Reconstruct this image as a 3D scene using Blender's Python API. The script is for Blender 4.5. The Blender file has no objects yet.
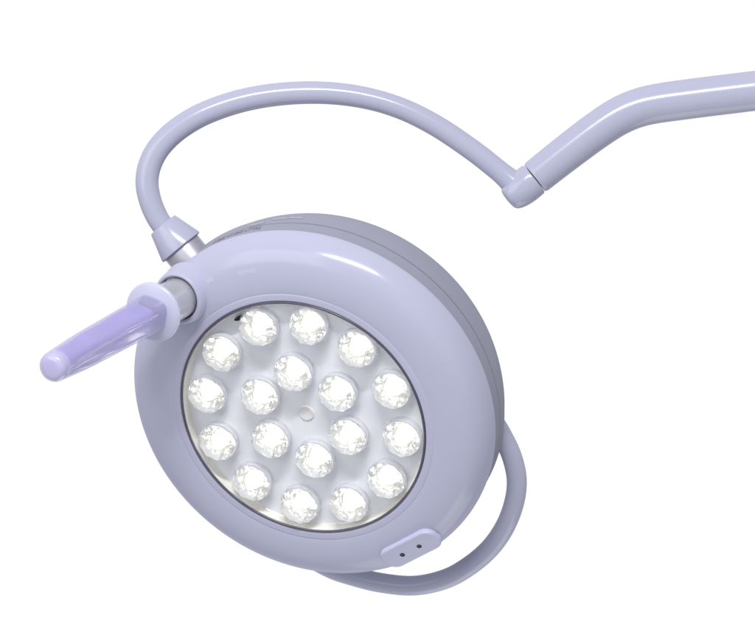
import bpy, bmesh, math, random
from mathutils import Vector, Matrix, noise

random.seed(7)
SC = bpy.context.scene
R = math.radians
S = 1.0 / 1200.0          # metres per photo unit at the lamp
D = 5.0                   # camera distance

# ------------------------------------------------------------------ camera
cam_d = bpy.data.cameras.new("camera")
cam = bpy.data.objects.new("camera", cam_d)
SC.collection.objects.link(cam)
cam.location = (0, -D, 0)
cam.rotation_euler = (R(90), 0, 0)
cam_d.sensor_fit = 'HORIZONTAL'
cam_d.sensor_width = 36.0
cam_d.lens = 36.0 * D / (755 * S)
cam_d.clip_end = 100
SC.camera = cam

# ------------------------------------------------------------------ studio surroundings: white sweep behind, dim room in front
world = bpy.data.worlds.new("World")
SC.world = world
world.use_nodes = True
wn = world.node_tree
wn.nodes.clear()
wo = wn.nodes.new('ShaderNodeOutputWorld')
wb = wn.nodes.new('ShaderNodeBackground')
tc = wn.nodes.new('ShaderNodeTexCoord')
sx = wn.nodes.new('ShaderNodeSeparateXYZ')
cr = wn.nodes.new('ShaderNodeValToRGB')
cr.color_ramp.elements[0].position = 0.0
cr.color_ramp.elements[0].color = (0.36, 0.36, 0.375, 1)
cr.color_ramp.elements[1].position = 0.80
cr.color_ramp.elements[1].color = (1.02, 1.02, 1.02, 1)
e = cr.color_ramp.elements.new(0.66)
e.color = (0.38, 0.38, 0.40, 1)
wn.links.new(tc.outputs['Generated'], sx.inputs[0])
wn.links.new(sx.outputs['Y'], cr.inputs[0])
wn.links.new(cr.outputs[0], wb.inputs['Color'])
wb.inputs['Strength'].default_value = 1.0
wn.links.new(wb.outputs[0], wo.inputs[0])


def area(name, loc, target, sx_, sy_, power, col=(1, 1, 1), roll=0.0):
    l = bpy.data.lights.new(name, 'AREA')
    l.shape = 'RECTANGLE'
    l.size, l.size_y = sx_, sy_
    l.energy = power
    l.color = col
    o = bpy.data.objects.new(name, l)
    SC.collection.objects.link(o)
    o.location = loc
    q = (Vector(target) - Vector(loc)).to_track_quat('-Z', 'Y')
    o.rotation_euler = (q.to_matrix() @ Matrix.Rotation(roll, 3, 'Z')).to_euler()
    return o


area("key_strip", (-0.2, -2.6, 2.05), (0, 0, 0), 1.5, 0.14, 80, (1.0, 0.99, 0.98))
area("front_softbox", (-2.2, -2.1, 0.75), (-0.05, 0, -0.1), 2.2, 2.2, 28, (1, 1, 1))
area("low_fill", (0.9, -2.6, -0.6), (0.1, 0.05, -0.2), 2.8, 2.2, 5, (0.96, 0.96, 1))
area("under_lamp", (0.3, 0.45, -1.5), (0.08, 0.1, -0.2), 1.2, 1.2, 10)

SC.view_settings.view_transform = 'Standard'
SC.view_settings.look = 'None'
SC.view_settings.exposure = 0.0
SC.view_settings.gamma = 1.0
SC.render.engine = 'CYCLES'
SC.cycles.use_denoising = True
SC.cycles.max_bounces = 14
SC.cycles.transmission_bounces = 12
SC.cycles.caustics_refractive = True
SC.cycles.blur_glossy = 0.3
SC.cycles.caustics_reflective = False
SC.cycles.sample_clamp_indirect = 6


# ------------------------------------------------------------------ materials
def newmat(name):
    m = bpy.data.materials.new(name)
    m.use_nodes = True
    nt = m.node_tree
    nt.nodes.clear()
    out = nt.nodes.new('ShaderNodeOutputMaterial')
    return m, nt, out


def enamel(name, col, gloss=0.05, rough=0.22, bump=0.015, var=0.03, scale=9.0):
    """painted metal or plastic: diffuse coat under a thin even gloss, slight mottling"""
    m, nt, out = newmat(name)
    N, L = nt.nodes, nt.links
    t = N.new('ShaderNodeTexCoord')
    nz = N.new('ShaderNodeTexNoise')
    nz.inputs['Scale'].default_value = scale
    nz.inputs['Detail'].default_value = 4
    L.new(t.outputs['Object'], nz.inputs['Vector'])
    mx = N.new('ShaderNodeMix')
    mx.data_type = 'RGBA'
    mx.inputs[6].default_value = tuple(c * (1 - var) for c in col) + (1,)
    mx.inputs[7].default_value = tuple(min(1, c * (1 + var)) for c in col) + (1,)
    L.new(nz.outputs['Fac'], mx.inputs[0])
    fine = N.new('ShaderNodeTexNoise')
    fine.inputs['Scale'].default_value = 420.0
    L.new(t.outputs['Object'], fine.inputs['Vector'])
    bp = N.new('ShaderNodeBump')
    bp.inputs['Strength'].default_value = bump
    bp.inputs['Distance'].default_value = 0.001
    L.new(fine.outputs['Fac'], bp.inputs['Height'])
    df = N.new('ShaderNodeBsdfDiffuse')
    df.inputs['Roughness'].default_value = 0.3
    L.new(mx.outputs[2], df.inputs['Color'])
    L.new(bp.outputs[0], df.inputs['Normal'])
    gl = N.new('ShaderNodeBsdfGlossy')
    gl.inputs['Roughness'].default_value = rough
    gl.inputs['Color'].default_value = (1, 1, 1, 1)
    L.new(bp.outputs[0], gl.inputs['Normal'])
    ms = N.new('ShaderNodeMixShader')
    ms.inputs[0].default_value = gloss
    L.new(df.outputs[0], ms.inputs[1])
    L.new(gl.outputs[0], ms.inputs[2])
    L.new(ms.outputs[0], out.inputs[0])
    return m


def principled(name, col, rough=0.4, metal=0.0, trans=0.0, ior=1.45, spec=0.5, emit=None, es=0.0, coat=0.0):
    m, nt, out = newmat(name)
    b = nt.nodes.new('ShaderNodeBsdfPrincipled')
    b.inputs['Base Color'].default_value = (*col, 1)
    b.inputs['Roughness'].default_value = rough
    b.inputs['Metallic'].default_value = metal
    b.inputs['Transmission Weight'].default_value = trans
    b.inputs['IOR'].default_value = ior
    b.inputs['Specular IOR Level'].default_value = spec
    b.inputs['Coat Weight'].default_value = coat
    if emit:
        b.inputs['Emission Color'].default_value = (*emit, 1)
        b.inputs['Emission Strength'].default_value = es
    nt.links.new(b.outputs[0], out.inputs[0])
    return m


def clear(name, tint, body, milk, gloss, rough):
    """milky clear plastic: lets light straight through, part scattered by the body, thin gloss"""
    m, nt, out = newmat(name)
    N, L = nt.nodes, nt.links
    tr = N.new('ShaderNodeBsdfTransparent')
    tr.inputs[0].default_value = (*tint, 1)
    df = N.new('ShaderNodeBsdfDiffuse')
    df.inputs[0].default_value = (*body, 1)
    tl = N.new('ShaderNodeBsdfTranslucent')
    tl.inputs[0].default_value = (*body, 1)
    gl = N.new('ShaderNodeBsdfGlossy')
    gl.inputs['Roughness'].default_value = rough
    a = N.new('ShaderNodeMixShader')
    a.inputs[0].default_value = 0.35
    L.new(df.outputs[0], a.inputs[1])
    L.new(tl.outputs[0], a.inputs[2])
    b = N.new('ShaderNodeMixShader')
    b.inputs[0].default_value = milk
    L.new(tr.outputs[0], b.inputs[1])
    L.new(a.outputs[0], b.inputs[2])
    c = N.new('ShaderNodeMixShader')
    lw = N.new('ShaderNodeLayerWeight')
    lw.inputs['Blend'].default_value = 0.25
    mr = N.new('ShaderNodeMapRange')
    mr.inputs['To Min'].default_value = gloss * 0.5
    mr.inputs['To Max'].default_value = gloss * 2.5
    L.new(lw.outputs['Facing'], mr.inputs['Value'])
    L.new(mr.outputs[0], c.inputs[0])
    L.new(b.outputs[0], c.inputs[1])
    L.new(gl.outputs[0], c.inputs[2])
    L.new(c.outputs[0], out.inputs[0])
    return m


LAV = (0.52, 0.53, 0.685)
M_shell = enamel("lavender_enamel", LAV, gloss=0.038, rough=0.19)
M_tube = enamel("lavender_tube_enamel", (0.475, 0.485, 0.63), gloss=0.05, rough=0.2)
M_rear = enamel("shade_greyed_lavender", (0.335, 0.34, 0.43), gloss=0.04, rough=0.35)  # same lavender as the shell, base colour darkened to carry the rear's shade
M_plate = enamel("pale_lavender_plastic", (0.56, 0.57, 0.75), gloss=0.04, rough=0.3)
M_flange = enamel("pale_flange_plastic", (0.62, 0.63, 0.80), gloss=0.05, rough=0.25)
M_steel = principled("satin_steel", (0.52, 0.52, 0.60), rough=0.42, metal=0.6)
M_neck = principled("dull_steel", (0.58, 0.58, 0.64), rough=0.25, metal=0.35)
M_dark = principled("dark_gasket", (0.09, 0.08, 0.12), rough=0.25, spec=0.8)
M_black = principled("black_hole", (0.01, 0.01, 0.012), rough=0.5)
M_cream = enamel("cream_wall", (0.82, 0.81, 0.75), gloss=0.08, rough=0.2)
M_panel = enamel("white_panel", (0.88, 0.905, 1.0), gloss=0.08, rough=0.25, var=0.09, scale=28)
M_cap = enamel("white_cap", (0.80, 0.80, 0.82), gloss=0.1, rough=0.2)
M_ring = clear("clear_holder", (0.97, 0.97, 1.0), (0.95, 0.95, 0.98), 0.50, 0.14, 0.12)
M_glass = principled("lens_glass", (1, 1, 0.985), rough=0.13, trans=1.0, ior=1.42)
_nt = M_glass.node_tree
_mx = _nt.nodes.new('ShaderNodeMixShader')
_tl = _nt.nodes.new('ShaderNodeBsdfTranslucent')
_tl.inputs[0].default_value = (0.95, 0.95, 0.93, 1)
_mx.inputs[0].default_value = 0.24
_out = [n_ for n_ in _nt.nodes if n_.type == 'OUTPUT_MATERIAL'][0]
_pb = [n_ for n_ in _nt.nodes if n_.type == 'BSDF_PRINCIPLED'][0]
_nt.links.new(_pb.outputs[0], _mx.inputs[1])
_nt.links.new(_tl.outputs[0], _mx.inputs[2])
_nt.links.new(_mx.outputs[0], _out.inputs[0])
M_emit = principled("led_chip", (1, 1, 1), rough=0.5, emit=(1.0, 1.0, 0.97), es=9.5)
M_cup = principled("reflector_cup", (0.62, 0.62, 0.58), rough=0.25, metal=0.8)
M_sleeve = clear("clear_sleeve", (0.93, 0.91, 0.99), (0.78, 0.77, 0.94), 0.38, 0.10, 0.12)
M_core = enamel("violet_core", (0.53, 0.48, 0.97), gloss=0.16, rough=0.15, bump=0.15, var=0.14, scale=60)
M_tip = enamel("pale_lilac_cap", (0.79, 0.77, 0.98), gloss=0.06, rough=0.2)
M_emb = enamel("faint_print", (0.565, 0.575, 0.735), gloss=0.05, rough=0.2)
M_ink = enamel("blue_grey_ink", (0.21, 0.22, 0.30), gloss=0.03, rough=0.4)
M_pale = enamel("pale_print", (0.41, 0.41, 0.51), gloss=0.03, rough=0.4)


# ------------------------------------------------------------------ mesh helpers
def obj(name, bm, mat, parent=None, frame=None, sharp=35, smooth=True):
    me = bpy.data.meshes.new(name)
    bmesh.ops.recalc_face_normals(bm, faces=bm.faces)
    bm.to_mesh(me)
    bm.free()
    if smooth:
        me.shade_smooth()
        me.set_sharp_from_angle(angle=R(sharp))
    else:
        me.shade_flat()
    me.materials.append(mat)
    o = bpy.data.objects.new(name, me)
    SC.collection.objects.link(o)
    if parent:
        o.parent = parent
    bpy.context.view_layer.update()
    o.matrix_world = frame if frame is not None else Matrix.Identity(4)
    return o


def catmull(pts, n=8):
    P = [Vector(p) for p in pts]
    out = []
    for i in range(len(P) - 1):
        p0 = P[i - 1] if i else P[0] * 2 - P[1]
        p1, p2 = P[i], P[i + 1]
        p3 = P[i + 2] if i + 2 < len(P) else P[-1] * 2 - P[-2]
        for k in range(n):
            t = k / n
            out.append(0.5 * ((2 * p1) + (p2 - p0) * t + (2 * p0 - 5 * p1 + 4 * p2 - p3) * t * t
                              + (3 * p1 - p0 - 3 * p2 + p3) * t ** 3))
    out.append(P[-1])
    return out


def lathe(bm, prof, seg=128, rot=0.0, shape=None):
    """prof: (radius, z) in photo units; poles close themselves"""
    rings = []
    for r, z in prof:
        if r < 1e-4:
            rings.append([bm.verts.new((0, 0, z * S))])
        else:
            ring = []
            for k in range(seg):
                a = 2 * math.pi * k / seg + rot
                rr = r * (shape(a, z) if shape else 1.0)
                ring.append(bm.verts.new((rr * S * math.cos(a), rr * S * math.sin(a), z * S)))
            rings.append(ring)
    for A, B in zip(rings, rings[1:]):
        if len(A) == 1 and len(B) == 1:
            continue
        for k in range(seg):
            k2 = (k + 1) % seg
            if len(A) == 1:
                bm.faces.new((A[0], B[k], B[k2]))
            elif len(B) == 1:
                bm.faces.new((A[k], B[0], A[k2]))
            else:
                bm.faces.new((A[k], B[k], B[k2], A[k2]))
    return bm


def sweep(bm, pts, rad, seg=32, cap=True):
    """pts in metres, rad in metres per point"""
    n = len(pts)
    tang = []
    for i in range(n):
        a = pts[max(0, i - 1)]
        b = pts[min(n - 1, i + 1)]
        tang.append((b - a).normalized())
    ref = Vector((0, 1, 0))
    nrm = (ref - tang[0] * ref.dot(tang[0])).normalized()
    rings = []
    for i in range(n):
        nrm = (nrm - tang[i] * nrm.dot(tang[i])).normalized()
        bi = tang[i].cross(nrm)
        rings.append([bm.verts.new(pts[i] + (nrm * math.cos(2 * math.pi * k / seg)
                                             + bi * math.sin(2 * math.pi * k / seg)) * rad[i]) for k in range(seg)])
    for A, B in zip(rings, rings[1:]):
        for k in range(seg):
            k2 = (k + 1) % seg
            bm.faces.new((A[k], A[k2], B[k2], B[k]))
    if cap:
        bm.faces.new(rings[0][::-1])
        bm.faces.new(rings[-1])
    return bm


def frame_from(origin, z, xhint):
    z = z.normalized()
    x = (xhint - z * xhint.dot(z)).normalized()
    y = z.cross(x)
    return Matrix(((x.x, y.x, z.x, origin.x), (x.y, y.y, z.y, origin.y), (x.z, y.z, z.z, origin.z), (0, 0, 0, 1)))


def P(px, py, dep=0.0):
    """a point of the lamp: position across, position down, depth, all in photo units"""
    k = (D + dep * S) / D
    return Vector(((px - 377.5) * S * k, dep * S, (315 - py) * S * k))


# ------------------------------------------------------------------ the lamp: one thing
C0 = P(302.5, 418, 0)
w = (C0 - Vector((0, -D, 0))).normalized()
right = w.cross(Vector((0, 0, 1))).normalized()
up = right.cross(w)
TILT, MAJ = R(35.4), R(36.4)
u = right * math.cos(MAJ) - up * math.sin(MAJ)
m_ = right * math.sin(MAJ) + up * math.cos(MAJ)
nrm = -m_ * math.sin(TILT) - w * math.cos(TILT)
v = nrm.cross(u)
HEAD = Matrix(((u.x, v.x, nrm.x, C0.x), (u.y, v.y, nrm.y, C0.y), (u.z, v.z, nrm.z, C0.z), (0, 0, 0, 1)))


def hp(r, th, z):
    """head point (world) from radius, angle in degrees, height above the rim"""
    return HEAD @ Vector((r * S * math.cos(R(th)), r * S * math.sin(R(th)), z * S))


def PH(px, py, d):
    """a point of the plane d behind the lamp's rim"""
    o = Vector((0, -D, 0))
    ray = P(px, py, 0) - o
    return o + ray * ((C0 - nrm * (d * S) - o).dot(nrm) / ray.dot(nrm))


def hdir(r_, t_, n_, th):
    """direction from radial / tangential / normal components at an angle"""
    a = R(th)
    rad = u * math.cos(a) + v * math.sin(a)
    tan = -u * math.sin(a) + v * math.cos(a)
    return (rad * r_ + tan * t_ + nrm * n_).normalized()


lamp = bpy.data.objects.new("surgical_lamp", None)
lamp.location = C0
lamp.empty_display_size = 0.05
SC.collection.objects.link(lamp)
lamp['label'] = "lavender round surgical lamp with lit LED cluster, violet grip and curved arm"
lamp['category'] = "surgical lamp"

# --- front shell
prof = [(130.5, -14), (130.5, -1)] + [tuple(p) for p in catmull([(131, 0.1), (132.3, 0.6), (135, 0.5), (137.5, 0.3), (139, -0.25), (140.5, 0.0),
        (147, 0.2), (157, -0.6), (167, -2.8), (175, -6.0), (181.5, -10.6), (186.5, -16.5), (190, -23.5), (191.8, -31), (191.9, -35)], 6)] \
       + [(191.2, -36.6), (190.2, -37), (184, -37.2)]
bm = bmesh.new()
lathe(bm, prof, 192)
shell = obj("front_shell", bm, M_shell, lamp, HEAD, sharp=50)

# --- rear casing: stepped drum with a shallow back
prof = [(184, -34)] + [tuple(p) for p in catmull([(190.0, -37.5), (189.9, -46), (189.7, -55)], 4)] + [(188.0, -55.4), (188.0, -57.4)] + [tuple(p) for p in catmull([(189.4, -57.8), (189.2, -64), (188.6, -73)], 5)] + \
       [tuple(p) for p in catmull([(186.8, -74.2), (184, -87), (179, -100), (172, -113), (163, -121), (150, -128), (120, -134), (60, -138), (0, -139)], 5)]
bm = bmesh.new()
lathe(bm, prof, 192)
casing = obj("rear_casing", bm, M_rear, lamp, HEAD, sharp=40)


def casing_r(d):
    pts = [(190, 37.5), (189.8, 50), (189.3, 62), (188.6, 73), (186.8, 74.2), (184, 87), (179, 100), (172, 113)]
    for (r0, d0), (r1, d1) in zip(pts, pts[1:]):
        if d0 <= d <= d1:
            return r0 + (r1 - r0) * (d - d0) / (d1 - d0)
    return 185


def stroke(bm, path, wd):
    """flat printed stroke on the casing wall; path of (angle degrees, depth)"""
    prev = None
    for i, (th, d) in enumerate(path):
        a = path[max(0, i - 1)]
        b = path[min(len(path) - 1, i + 1)]
        t = Vector(((b[0] - a[0]) * 3.2, b[1] - a[1]))
        t = t.normalized() if t.length > 1e-6 else Vector((1, 0))
        q = Vector((-t.y, t.x)) * wd * 0.5
        pair = []
        for sgn in (1, -1):
            th2 = th + sgn * q.x / 3.2
            d2 = d + sgn * q.y
            r = casing_r(d2) + 0.32
            pair.append(bm.verts.new((r * S * math.cos(R(th2)), r * S * math.sin(R(th2)), -d2 * S)))
        if prev:
            bm.faces.new((prev[0], prev[1], pair[1], pair[0]))
        prev = pair


# worn print on the upper edge of the casing (too worn to read in the photo)
bm = bmesh.new()
th = 157.5
for i in range(11):
    hgt = random.uniform(4, 7)
    d0 = 48 + random.uniform(-1, 1)
    k = i % 4
    if k == 0:
        stroke(bm, [(th, d0), (th - 0.52, d0 + hgt * .5), (th - 0.65, d0 + hgt)], 1.6)
    elif k == 1:
        stroke(bm, [(th, d0 + 1), (th - 0.78, d0), (th - 1.30, d0 + 2), (th - 1.304, d0 + 4.5), (th - 0.26, d0 + 5), (th, d0 + 2.5)], 1.4)
    elif k == 2:
        stroke(bm, [(th, d0), (th - 1.304, d0 + .4)], 1.5)
        stroke(bm, [(th - 0.52, d0), (th - 0.65, d0 + hgt)], 1.4)
    else:
        stroke(bm, [(th, d0 + hgt * .8), (th - 0.91, d0 + hgt * .4), (th - 1.43, d0)], 1.5)
    th -= 1.62
obj("worn_lettering", bm, M_ink, casing, HEAD)
for k, (a0, a1, d_) in enumerate([(146, 140.5, 62), (138.5, 133.5, 68), (133, 128.5, 69)]):
    bm = bmesh.new()
    stroke(bm, [(a0 + (a1 - a0) * t / 6, d_ + .6 * math.sin(t * 1.7 + k)) for t in range(7)], 5.0 - .5 * k)
    obj("pale_mark", bm, M_pale, casing, HEAD)

# faint pale print on the shell beside the grip
def shell_z(r):
    pts = [(147, 0.2), (157, -0.6), (167, -2.8), (175, -6.0), (181.5, -10.6)]
    for (r0, z0), (r1, z1) in zip(pts, pts[1:]):
        if r0 <= r <= r1:
            return z0 + (z1 - z0) * (r - r0) / (r1 - r0)
    return 0


for a0, a1, rm in ((145.5, 138.5, 165.5), (158.5, 155.5, 169)):
    bm = bmesh.new()
    prev = None
    for t in range(9):
        th = a0 + (a1 - a0) * t / 8
        pair = []
        for r in (rm - 2.2 - .5 * math.sin(t * 1.3), rm + 2.2 + .6 * math.sin(t * 2.1)):
            pair.append(bm.verts.new((r * S * math.cos(R(th)), r * S * math.sin(R(th)), (shell_z(r) + .25) * S)))
        if prev:
            bm.faces.new((prev[0], prev[1], pair[1], pair[0]))
        prev = pair
    obj("faint_mark", bm, M_emb, shell, HEAD)

# --- dark gasket round the opening
bm = bmesh.new()
prof = []
for k in range(13):
    a = 2 * math.pi * k / 12
    prof.append((129.3 + 1.35 * math.cos(a), -0.3 + 1.4 * math.sin(a)))
lathe(bm, prof[:-1] + [prof[0]], 192)
bmesh.ops.remove_doubles(bm, verts=bm.verts, dist=1e-6)
obj("rim_gasket", bm, M_dark, lamp, HEAD)

# --- recess wall and LED panel
PZ = -11.5
bm = bmesh.new()
lathe(bm, [(129.0, -1.5), (128.4, -4), (128.0, -8), (127.6, PZ + 1.5), (126.6, PZ + .4), (125, PZ - .6)], 192)
obj("recess_wall", bm, M_cream, lamp, HEAD)
bm = bmesh.new()
lathe(bm, [(127.4, PZ), (100, PZ), (60, PZ), (20, PZ), (0, PZ)], 128)
panel = obj("led_panel", bm, M_panel, lamp, HEAD)
bm = bmesh.new()
lathe(bm, [(8.2, PZ), (8.2, PZ + .9), (7.4, PZ + 1.4), (6.4, PZ + 1.3), (5.8, PZ + 1.0), (0, PZ + .9)], 40)
obj("centre_cap", bm, M_cap, panel, HEAD)
bm = bmesh.new()
for (x0, y0, ra) in ((-109.5, 46.5, 4.2),):
    vs = [bm.verts.new(((x0 + 6.5 * math.cos(t) * .5 + 3 * math.sin(t) * .5) * S, (y0 + 6.5 * math.cos(t) * .8 - 3 * math.sin(t) * .4) * S, (PZ + 4) * S))
          for t in [2 * math.pi * k / 16 for k in range(16)]]
    top = bm.faces.new(vs)
    ex = bmesh.ops.extrude_face_region(bm, geom=[top])
    bmesh.ops.translate(bm, verts=[g for g in ex['geom'] if isinstance(g, bmesh.types.BMVert)], vec=(0, 0, -4.2 * S))
obj("dark_notch", bm, M_black, panel, HEAD)


# --- LEDs: holder ring > reflector cup, chip, faceted lens
def lens_bm(seed):
    rnd = random.Random(seed)
    b = bmesh.new()
    seg = 20
    rows = [(9.0, 0.8), (12.5, 4.5), (16.4, 7.0), (19.3, 9.6), (18.6, 12.6), (15.2, 16.2), (10.0, 18.8), (4.8, 20.3)]
    rings = []
    for j, (r, z) in enumerate(rows):
        ring = []
        for k in range(seg):
            a = 2 * math.pi * (k + 0.5 * (j % 2)) / seg + rnd.uniform(-.06, .06)
            rr = r * (1 + rnd.uniform(-.02, .02) + (0.06 if k % 2 else -0.05) * (j in (1, 2)) + (0.02 if k % 2 else -0.03) * (j in (4, 5)))
            zz = z + rnd.uniform(-.5, .5) * (j > 2)
            ring.append(b.verts.new((rr * S * math.cos(a), rr * S * math.sin(a), zz * S)))
        rings.append(ring)
    for j, (A, B) in enumerate(zip(rings, rings[1:])):
        for k in range(seg):
            k2 = (k + 1) % seg
            if j % 2 == 0:
                b.faces.new((A[k], A[k2], B[k]))
                b.faces.new((A[k2], B[k2], B[k]))
            else:
                b.faces.new((A[k], B[k2], B[k]))
                b.faces.new((A[k], A[k2], B[k2]))
    c0 = b.verts.new((0, 0, 0.8 * S))
    c1 = b.verts.new((0, 0, 20.6 * S))
    for k in range(seg):
        k2 = (k + 1) % seg
        b.faces.new((c0, rings[0][k2], rings[0][k]))
        b.faces.new((c1, rings[-1][k], rings[-1][k2]))
    return b


def make_led(th, r, i):
    fr = Matrix.Translation(hp(r, th, PZ)) @ HEAD.to_3x3().to_4x4() @ Matrix.Rotation(i * 0.7, 4, 'Z')
    b = bmesh.new()
    pr = [(20.0, 0.05), (20.8, 1.2), (20.8, 7.0), (20.3, 7.8), (19.7, 7.8), (19.5, 7.0), (18.6, 3), (18.4, 0.05), (20.0, 0.05)]
    lathe(b, pr, 48)
    bmesh.ops.remove_doubles(b, verts=b.verts, dist=1e-6)
    led = obj("led", b, M_ring, lamp, fr)
    b = bmesh.new()
    lathe(b, [(0, 0.12), (9.5, 0.12), (11.5, 0.9), (11.2, 1.4), (9.4, 0.5), (0, 0.45)], 32)
    obj("reflector_cup", b, M_cup, led, fr)
    b = bmesh.new()
    lathe(b, [(0, 2.0), (5.0, 2.0), (6.0, 4.0), (5.0, 6.5), (2.8, 8.0), (0, 8.6)], 20)
    obj("chip", b, M_emit, led, fr)
    obj("lens", lens_bm(i), M_glass, led, fr, smooth=False)
    return led


n = 0
for k in range(12):
    make_led(28.5 + 30 * k, 104, n); n += 1
for k in range(6):
    make_led(14.5 + 60 * k, 49, n); n += 1

# --- grip: socket on the shell, steel neck, flange, clear sleeve over violet core
TH_B = 170.5
B0 = P(177.5, 298.5, (HEAD.inverted() and (hp(174, TH_B, 5).y / S)))
tip = P(50, 369, B0.y / S - 196)
ax = (tip - B0).normalized()
GL = (tip - B0).length / S
GF = frame_from(B0, ax, Vector((0, 0, 1)))
bm = bmesh.new()
pr = [tuple(p) for p in catmull([(31, -24), (29, -15), (28, -8), (27.3, -3), (26.3, 0.2), (24.5, 1.2), (22.8, 0.3), (22.2, -2), (22, -8)], 5)]
lathe(bm, pr, 64)
obj("grip_socket", bm, M_shell, lamp, GF, sharp=50)
grip_b = bmesh.new()


def squircle(a, z):
    p = 3.6
    f = 1.0 / ((abs(math.cos(a)) ** p + abs(math.sin(a)) ** p) ** (1 / p))
    k = min(1.0, max(0.0, (z - (GL - 55)) / 45))
    return (f * 0.955) * (1 - k) + 1.0 * k


zf = 46.0      # flange height along the axis
ROT = R(22)
sl = [(0, zf + 4), (17.6, zf + 4)] + [(17.6 - 2.2 * t / 10, zf + 4 + (GL - 12 - zf - 4) * t / 10) for t in range(1, 10)]
sl += [tuple(p) for p in catmull([(15.3, GL - 12), (15.0, GL - 6.5), (13.4, GL - 2.5), (10, GL - .4), (5, GL), (0, GL + .1)], 5)]
lathe(grip_b, sl, 96, rot=0, shape=lambda a, z: squircle(a + ROT, z))
grip = obj("grip_handle", grip_b, M_sleeve, lamp, GF, sharp=60)
bm = bmesh.new()
co = [(0, zf + 21), (13.2, zf + 21), (15.2, zf + 25)] + [(15.2 - 2.0 * t / 60 + 0.35 * math.sin(t * 1.9) * (t < 58), zf + 26 + (GL - 10 - zf - 26) * t / 60) for t in range(1, 61)] + \
     [(12.3, GL - 5.5), (9, GL - 3), (0, GL - 2.2)]


def core_shape(a, z):
    d = abs((a - math.pi + math.pi) % (2 * math.pi) - math.pi)      # angle away from the underside
    d = math.pi - d
    k = max(0.0, 1 - d / R(75)) if zf + 30 < z < GL - 22 else 0.0
    kk = min(1.0, 2.2 * k)
    nz = noise.noise(Vector((math.cos(a) * 5.0, math.sin(a) * 5.0, z * 0.16)))
    nz += 0.6 * noise.noise(Vector((math.cos(a) * 9.0, math.sin(a) * 9.0, z * 0.4)))
    return squircle(a + ROT, z) * (1 + 0.085 * kk * nz - 0.03 * kk)


lathe(bm, co, 96, shape=core_shape)
obj("core", bm, M_core, grip, GF, sharp=50)
bm = bmesh.new()
ec = [(0, GL - 17), (13.0, GL - 17), (14.4, GL - 15), (14.3, GL - 9), (13.2, GL - 5), (10.2, GL - 2.0), (5, GL - 1.0), (0, GL - .9)]
lathe(bm, ec[:3] + [tuple(p) for p in catmull(ec[2:], 4)][1:], 48)
obj("end_cap", bm, M_tip, grip, GF, sharp=50)
bm = bmesh.new()
lathe(bm, [(0, zf - 3)] + [(28.4, zf - 3), (30.0, zf - 2.0), (30.5, zf), (30.0, zf + 2.0), (28.4, zf + 3), (0, zf + 3.2)], 64)
obj("flange", bm, M_flange, grip, GF, sharp=60)
bm = bmesh.new()
lathe(bm, [(20.6, -7), (20.6, zf - 4), (20.6, zf - 2)], 48)
obj("steel_neck", bm, M_neck, grip, GF)

# --- neck ring and cone collar on the rim
nb = P(194, 263, 30)
nd = (P(161.9, 223.9, 30) - P(182, 248.5, 30)).normalized()
NF = frame_from(nb, nd, Vector((0, -1, 0)))
bm = bmesh.new()
lathe(bm, [(20.6, -22), (20.6, 22), (19.8, 24), (12, 24)], 64)
obj("neck_ring", bm, M_steel, lamp, NF)
bm = bmesh.new()
lathe(bm, [(19.8, 20.0), (23.0, 20.0), (23.8, 20.8), (23.7, 22), (15.8, 48.4), (15.2, 49.3), (14.4, 49.6), (10, 49.6)], 64)
obj("cone_collar", bm, M_tube, lamp, NF, sharp=40)

# --- gooseneck tube from the collar to the joint
pts = [(165, 229), (157, 217), (150, 200), (147, 181), (151, 162), (162, 144), (181, 127), (207, 112.5), (243, 100.5),
       (283, 94), (325, 93), (365, 98), (402, 109), (437, 126.5), (472, 150), (497, 169.5), (513, 183)]
path = catmull([P(x, y, 30) for x, y in pts], 8)
L_ = len(path)
rad = []
for i in range(L_):
    t = i / (L_ - 1)
    r = 10.9 + 1.0 * math.sin(min(1, t * 1.4) * math.pi)
    if t > 0.93:
        r += 1.8 * ((t - .93) / .07) ** 2
    rad.append(r * S)
bm = bmesh.new()
sweep(bm, path, rad, 40)
obj("gooseneck", bm, M_tube, lamp, None)

# --- joint and support arm
j0 = P(534.6, 178.4, 30)
jd = (P(508.5, 199.5, 30) - j0).normalized()
JF = frame_from(j0, jd, Vector((0, -1, 0)))
bm = bmesh.new()
pr = [(10, 0.6), (16.4, 0.6), (17.4, 1.4)] + [tuple(p) for p in catmull([(17.7, 3), (17.9, 10), (17.4, 18), (15.8, 26), (13.4, 31.5), (10.5, 34), (6, 35), (0, 35.4)], 5)]
lathe(bm, pr, 64)
obj("arm_joint", bm, M_tube, lamp, JF, sharp=40)
pts = [(534.9, 178.1), (552, 164.5), (572, 149), (594, 132.5), (615, 118.5), (634, 109.5), (655, 104), (690, 99), (730, 94), (775, 88.5), (840, 80.5), (960, 66)]
path = catmull([P(x, y, 30) for x, y in pts], 8)
bm = bmesh.new()
rad = [(17.9 + 2.2 * min(1, i / (0.6 * len(path)))) * S for i in range(len(path))]
rad[0] = 17.0 * S
sweep(bm, path, rad, 48)
obj("support_arm", bm, M_tube, lamp, None, sharp=50)

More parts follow.
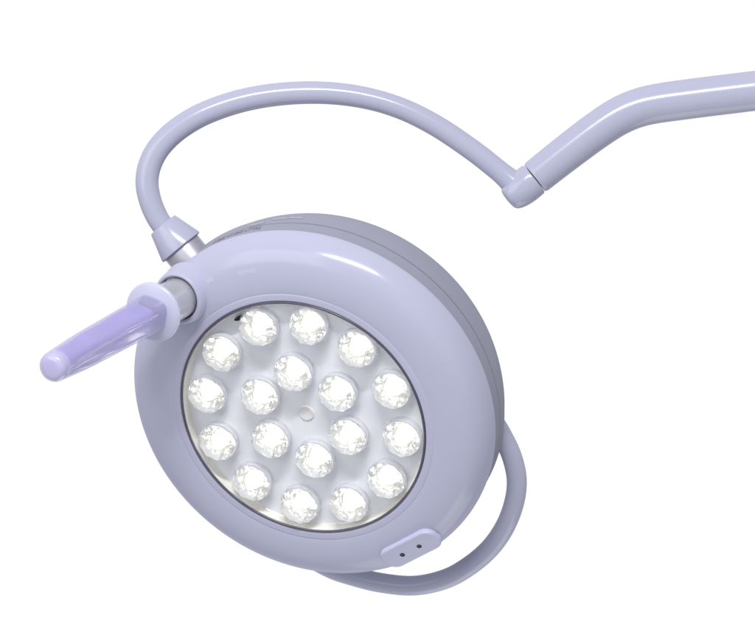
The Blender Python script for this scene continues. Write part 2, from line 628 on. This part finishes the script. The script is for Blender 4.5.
# --- rear hose loop
pts = [(470, 400), (492, 420), (505, 441), (513, 460), (516.8, 481), (514, 503), (505, 526.5), (490, 548), (469, 566), (445, 579), (414, 585.5), (380, 582.5), (350, 575), (328, 567), (300, 550), (280, 530)]
path = catmull([PH(x, y, 88) for x, y in pts], 8)
bm = bmesh.new()
sweep(bm, path, [10.2 * S] * len(path), 32)
obj("hose_loop", bm, M_shell, lamp, None)

# --- mounting plate with two screw holes
TH_P = -21.5
PHI = R(24)
pc = PH(411, 548, 5.0)
pn = hdir(math.sin(PHI), 0, math.cos(PHI), TH_P)
pt = hdir(0, 1, 0, TH_P)
PF = frame_from(pc, pn, pt)
bm = bmesh.new()
HL, HW, RC, TK = 34.5, 14.0, 11.5, 3.2


def rrect(hl, hw, rc, z):
    out = []
    for cx, cy, a0 in ((hl - rc, hw - rc, 0), (-hl + rc, hw - rc, 90), (-hl + rc, -hw + rc, 180), (hl - rc, -hw + rc, 270)):
        for k in range(9):
            a = R(a0 + 90 * k / 8)
            out.append((cx + rc * math.cos(a), cy + rc * math.sin(a), z))
    return out


loops = [rrect(HL - 1.0, HW - 1.0, RC - 1.0, -5), rrect(HL, HW, RC, -4), rrect(HL, HW, RC, TK - 2)]
for k in range(1, 5):
    a = R(90 * k / 4)
    ins = 2.2 * (1 - math.cos(a))
    loops.append(rrect(HL - ins, HW - ins, RC - ins, TK - 2 + 2 * math.sin(a)))
rings = [[bm.verts.new((x * S, y * S, z * S)) for x, y, z in lp] for lp in loops]
for A, B in zip(rings, rings[1:]):
    for k in range(len(A)):
        k2 = (k + 1) % len(A)
        bm.faces.new((A[k], A[k2], B[k2], B[k]))
bm.faces.new(rings[-1])
bm.faces.new(rings[0][::-1])
plate = obj("mounting_plate", bm, M_plate, lamp, PF, sharp=40)
for sg in (-1, 1):
    bm = bmesh.new()
    lathe(bm, [(2.6, TK - .5), (2.6, TK + .35), (2.0, TK + .5), (1.2, TK + .15), (0, TK + .1)], 20)
    obj("screw", bm, M_black, plate, PF @ Matrix.Translation((sg * 11.2 * S, 0, 0)))
